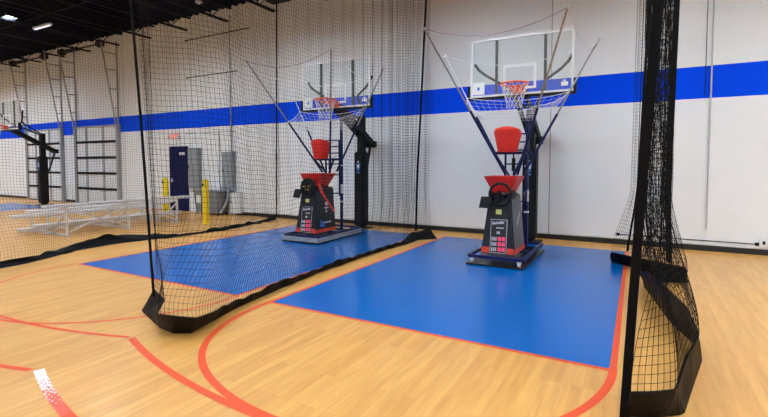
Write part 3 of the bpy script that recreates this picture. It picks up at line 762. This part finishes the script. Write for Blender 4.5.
# B: beyond the middle lane
rB = empty('net_curtain', (-8.8, 6.0, 0), 'farther black net curtain between the middle lane and the bleacher', 'net curtain', 'black net curtains')
botB = [(-8.46,-1.0),(-8.42,1.5),(-8.42,3.06),(-8.46,3.46),(-8.96,4.46),(-9.02,5.26),(-8.74,6.35),(-8.62,7.2),(-8.62,8.0),(-8.88,9.0),(-8.92,9.68)]
topB = [(-8.52,-1.0,.07),(-8.48,1.5,.07),(-8.48,2.9,.05),(-8.50,3.2,.11),(-8.52,3.5,.11),(-8.80,3.9,.05),(-9.08,4.46,.12),(-9.13,5.0,.17),(-9.12,5.4,.16),(-8.82,6.3,.04),(-8.70,7.2,.045),(-8.68,8.0,.10),(-8.80,8.4,.05),(-8.93,9.0,.05),(-8.95,9.72,.10)]
ribbon_skirt(rB, botB, topB, 190, .04, lump=.035)
def foldB(s, u, B_):
    z = B_[:, 2]+(ZT-B_[:, 2])*u; w = min(1, u/.2); w = w*w*(3-2*w)
    y_ = -1.0+10.72*s; x_ = -8.78-.02*s
    xl = B_[:, 0]+(x_-B_[:, 0])*w+.02*np.sin(s*70)*w; yl = B_[:, 1]+(y_-B_[:, 1])*w
    return np.stack([xl, yl, z], 1)
net_curtain(rB, topB, None, 232, .048, .0017, None, foldB)
strap(rB, [(-8.93,9.70,.14),(-8.90,9.70,2.0),(-8.84,9.70,ZT)], .04, 'edge_webbing')
MB().tube([(-8.8,-1.1,ZT+.02),(-8.8,9.95,ZT+.02)], .03).build('track_rail', M['joist'], rB)
b = MB().box(-9.05,9.5,ZT-.12,-8.4,9.8,ZT+.0); b.tube([(-8.4,9.65,ZT-.05),(-8.1,9.65,ZT-.12),(-7.9,9.65,ZT-.02)], .02); b.build('hoist_motor', M['black'], rB)
# C: gathered on the right
rC = empty('net_curtain', (.2, 5.6, 0), 'black net curtain gathered into a narrow bundle at the right of the lane', 'net curtain', 'black net curtains')
botC = [(-.05,3.16),(.14,3.25),(.30,3.38),(.40,3.9),(.50,4.4),(.48,4.8),(.33,5.4),(.22,6.14),(.13,6.7),(.16,7.0),(.40,7.12),(.66,7.24),(.64,7.42),(.2,7.75),(-.10,8.0),(-.32,8.22)]
topC = [(.00,3.03,.23),(.12,3.10,.23),(.24,3.18,.24),(.34,3.72,.27),(.44,4.05,.33),(.40,4.6,.38),(.25,5.3,.40),(.14,6.0,.36),(.04,6.5,.24),(.08,6.85,.22),(.40,6.95,.2),(.62,7.08,.2),(.60,7.3,.2),(.16,7.62,.2),(-.14,7.85,.2),(-.32,8.02,.2)]
def raw_skirt(root, bot, top, n, wav, thick):
    B_, _ = resample([(x,y,.006) for x,y in bot], n); T_, _ = resample(top, n); P = []
    for i in range(n):
        row = []
        for j in range(6):
            u = j/5; p = B_[i]*(1-u)+T_[i]*u; k = wav*math.sin(PI*u)*(math.sin(i*.5)+math.sin(i*.19+2))
            row.append(p+np.array([k, k*.4, 0]))
        P.append(row)
    return grid_mesh('floor_skirt', P, M['skirt'], root, thick, False)
raw_skirt(rC, botC, topC, 110, .012, .012)
def foldC(s, u, B_):
    z = B_[:, 2]+(ZT-B_[:, 2])*u; w = min(1, u/.17); w = w*w*(3-2*w)
    y_ = 3.12+5.3*s**1.05
    x_ = .03+.06*s+(.055+.15*s)*(1+np.sin(s*34+1.0*np.sin(u*5+s*5)))+.012*np.sin(s*150+u*10)
    x_ = np.where(s > .84, .24-.27*((s-.84)/.16)**.8-.05*(1-u)+.01*np.sin(s*200), x_)
    xl = B_[:, 0]+(x_-B_[:, 0])*w; yl = B_[:, 1]+(y_-B_[:, 1])*w
    return np.stack([xl, yl, z+.03*np.sin(s*40)*w], 1)
net_curtain(rC, topC, None, 150, .055, .0021, None, foldC)
strap(rC, [(-.035,3.12,.0),(-.015,3.11,.5),(.03,3.11,1.5),(.09,3.12,2.6),(.23,3.2,ZT)], .052, 'edge_webbing', .010, (1,.1,0))
strap(rC, [(.40,7.0,.3),(.36,7.0,1.2),(.40,7.05,3.7),(.42,7.1,ZT)], .07, 'edge_webbing', .012, (1,.1,0))
strap(rC, [(-.10,7.9,.25),(.02,8.2,1.2),(.10,8.3,4),(.16,8.35,ZT)], .03, 'edge_webbing', .01)
MB().tube([(.2,2.9,ZT+.02),(.25,8.6,ZT+.02)], .03).build('track_rail', M['joist'], rC)

for q in (rA, rB, rC):
    for ch in q.children: ch.location = -q.location

# small ceiling fitting
r = empty('ceiling_speaker', (-10.3, 8.3, 5.90), 'small white fitting hanging from the black ceiling near the wall', 'ceiling fitting')
MB().lathe([(.03,.09),(.08,.05),(.09,0),(.05,-.03),(.0001,-.03)]).build('speaker_body', M['white'], r, smooth=True)
MB().tube([(0,0,.08),(0,0,.5)], .01).build('drop_rod', M['fix'], r)

# ------------------------------------------------------------------ world, camera, view
w = bpy.data.worlds.new('World'); S.world = w; w.use_nodes = True
w.node_tree.nodes['Background'].inputs[0].default_value = (.05,.05,.05,1)
f_px = 452.; cx, cy = 384., 185.5; PX, PY = 637., 164.; LX, LY = -426., 163.8
Yv = Vector(((PX-cx)/f_px, (PY-cy)/f_px, 1)).normalized()
Lv = Vector(((LX-cx)/f_px, (LY-cy)/f_px, 1)).normalized()
Xv = -Lv; Xv = (Xv-Yv*Xv.dot(Yv)).normalized(); Zv = Xv.cross(Yv)
if Zv.y > 0: Zv = -Zv
# columns: camera axes in world. camera x = (Xv.x, Yv.x, Zv.x) ...
cxw = Vector((Xv.x, Yv.x, Zv.x)); cyw = Vector((Xv.y, Yv.y, Zv.y)); czw = Vector((Xv.z, Yv.z, Zv.z))
R = Matrix((cxw, -cyw, -czw)).transposed()
cd = bpy.data.cameras.new('camera'); cam = bpy.data.objects.new('camera', cd); C.objects.link(cam)
cam.matrix_world = Matrix.Translation((0,0,1.6)) @ R.to_4x4()
cd.sensor_width = 36; cd.sensor_fit = 'HORIZONTAL'; cd.lens = 36*f_px/768; cd.shift_y = -(208.5-cy)/768; cd.clip_start = .05; cd.clip_end = 200
S.camera = cam
S.view_settings.view_transform = 'Standard'; S.view_settings.look = 'None'; S.view_settings.gamma = 1
S.view_settings.use_curve_mapping = False; S.view_settings.exposure = 0
S.cycles.use_denoising = True
S.cycles.max_bounces = 8; S.cycles.diffuse_bounces = 5; S.cycles.transparent_max_bounces = 16
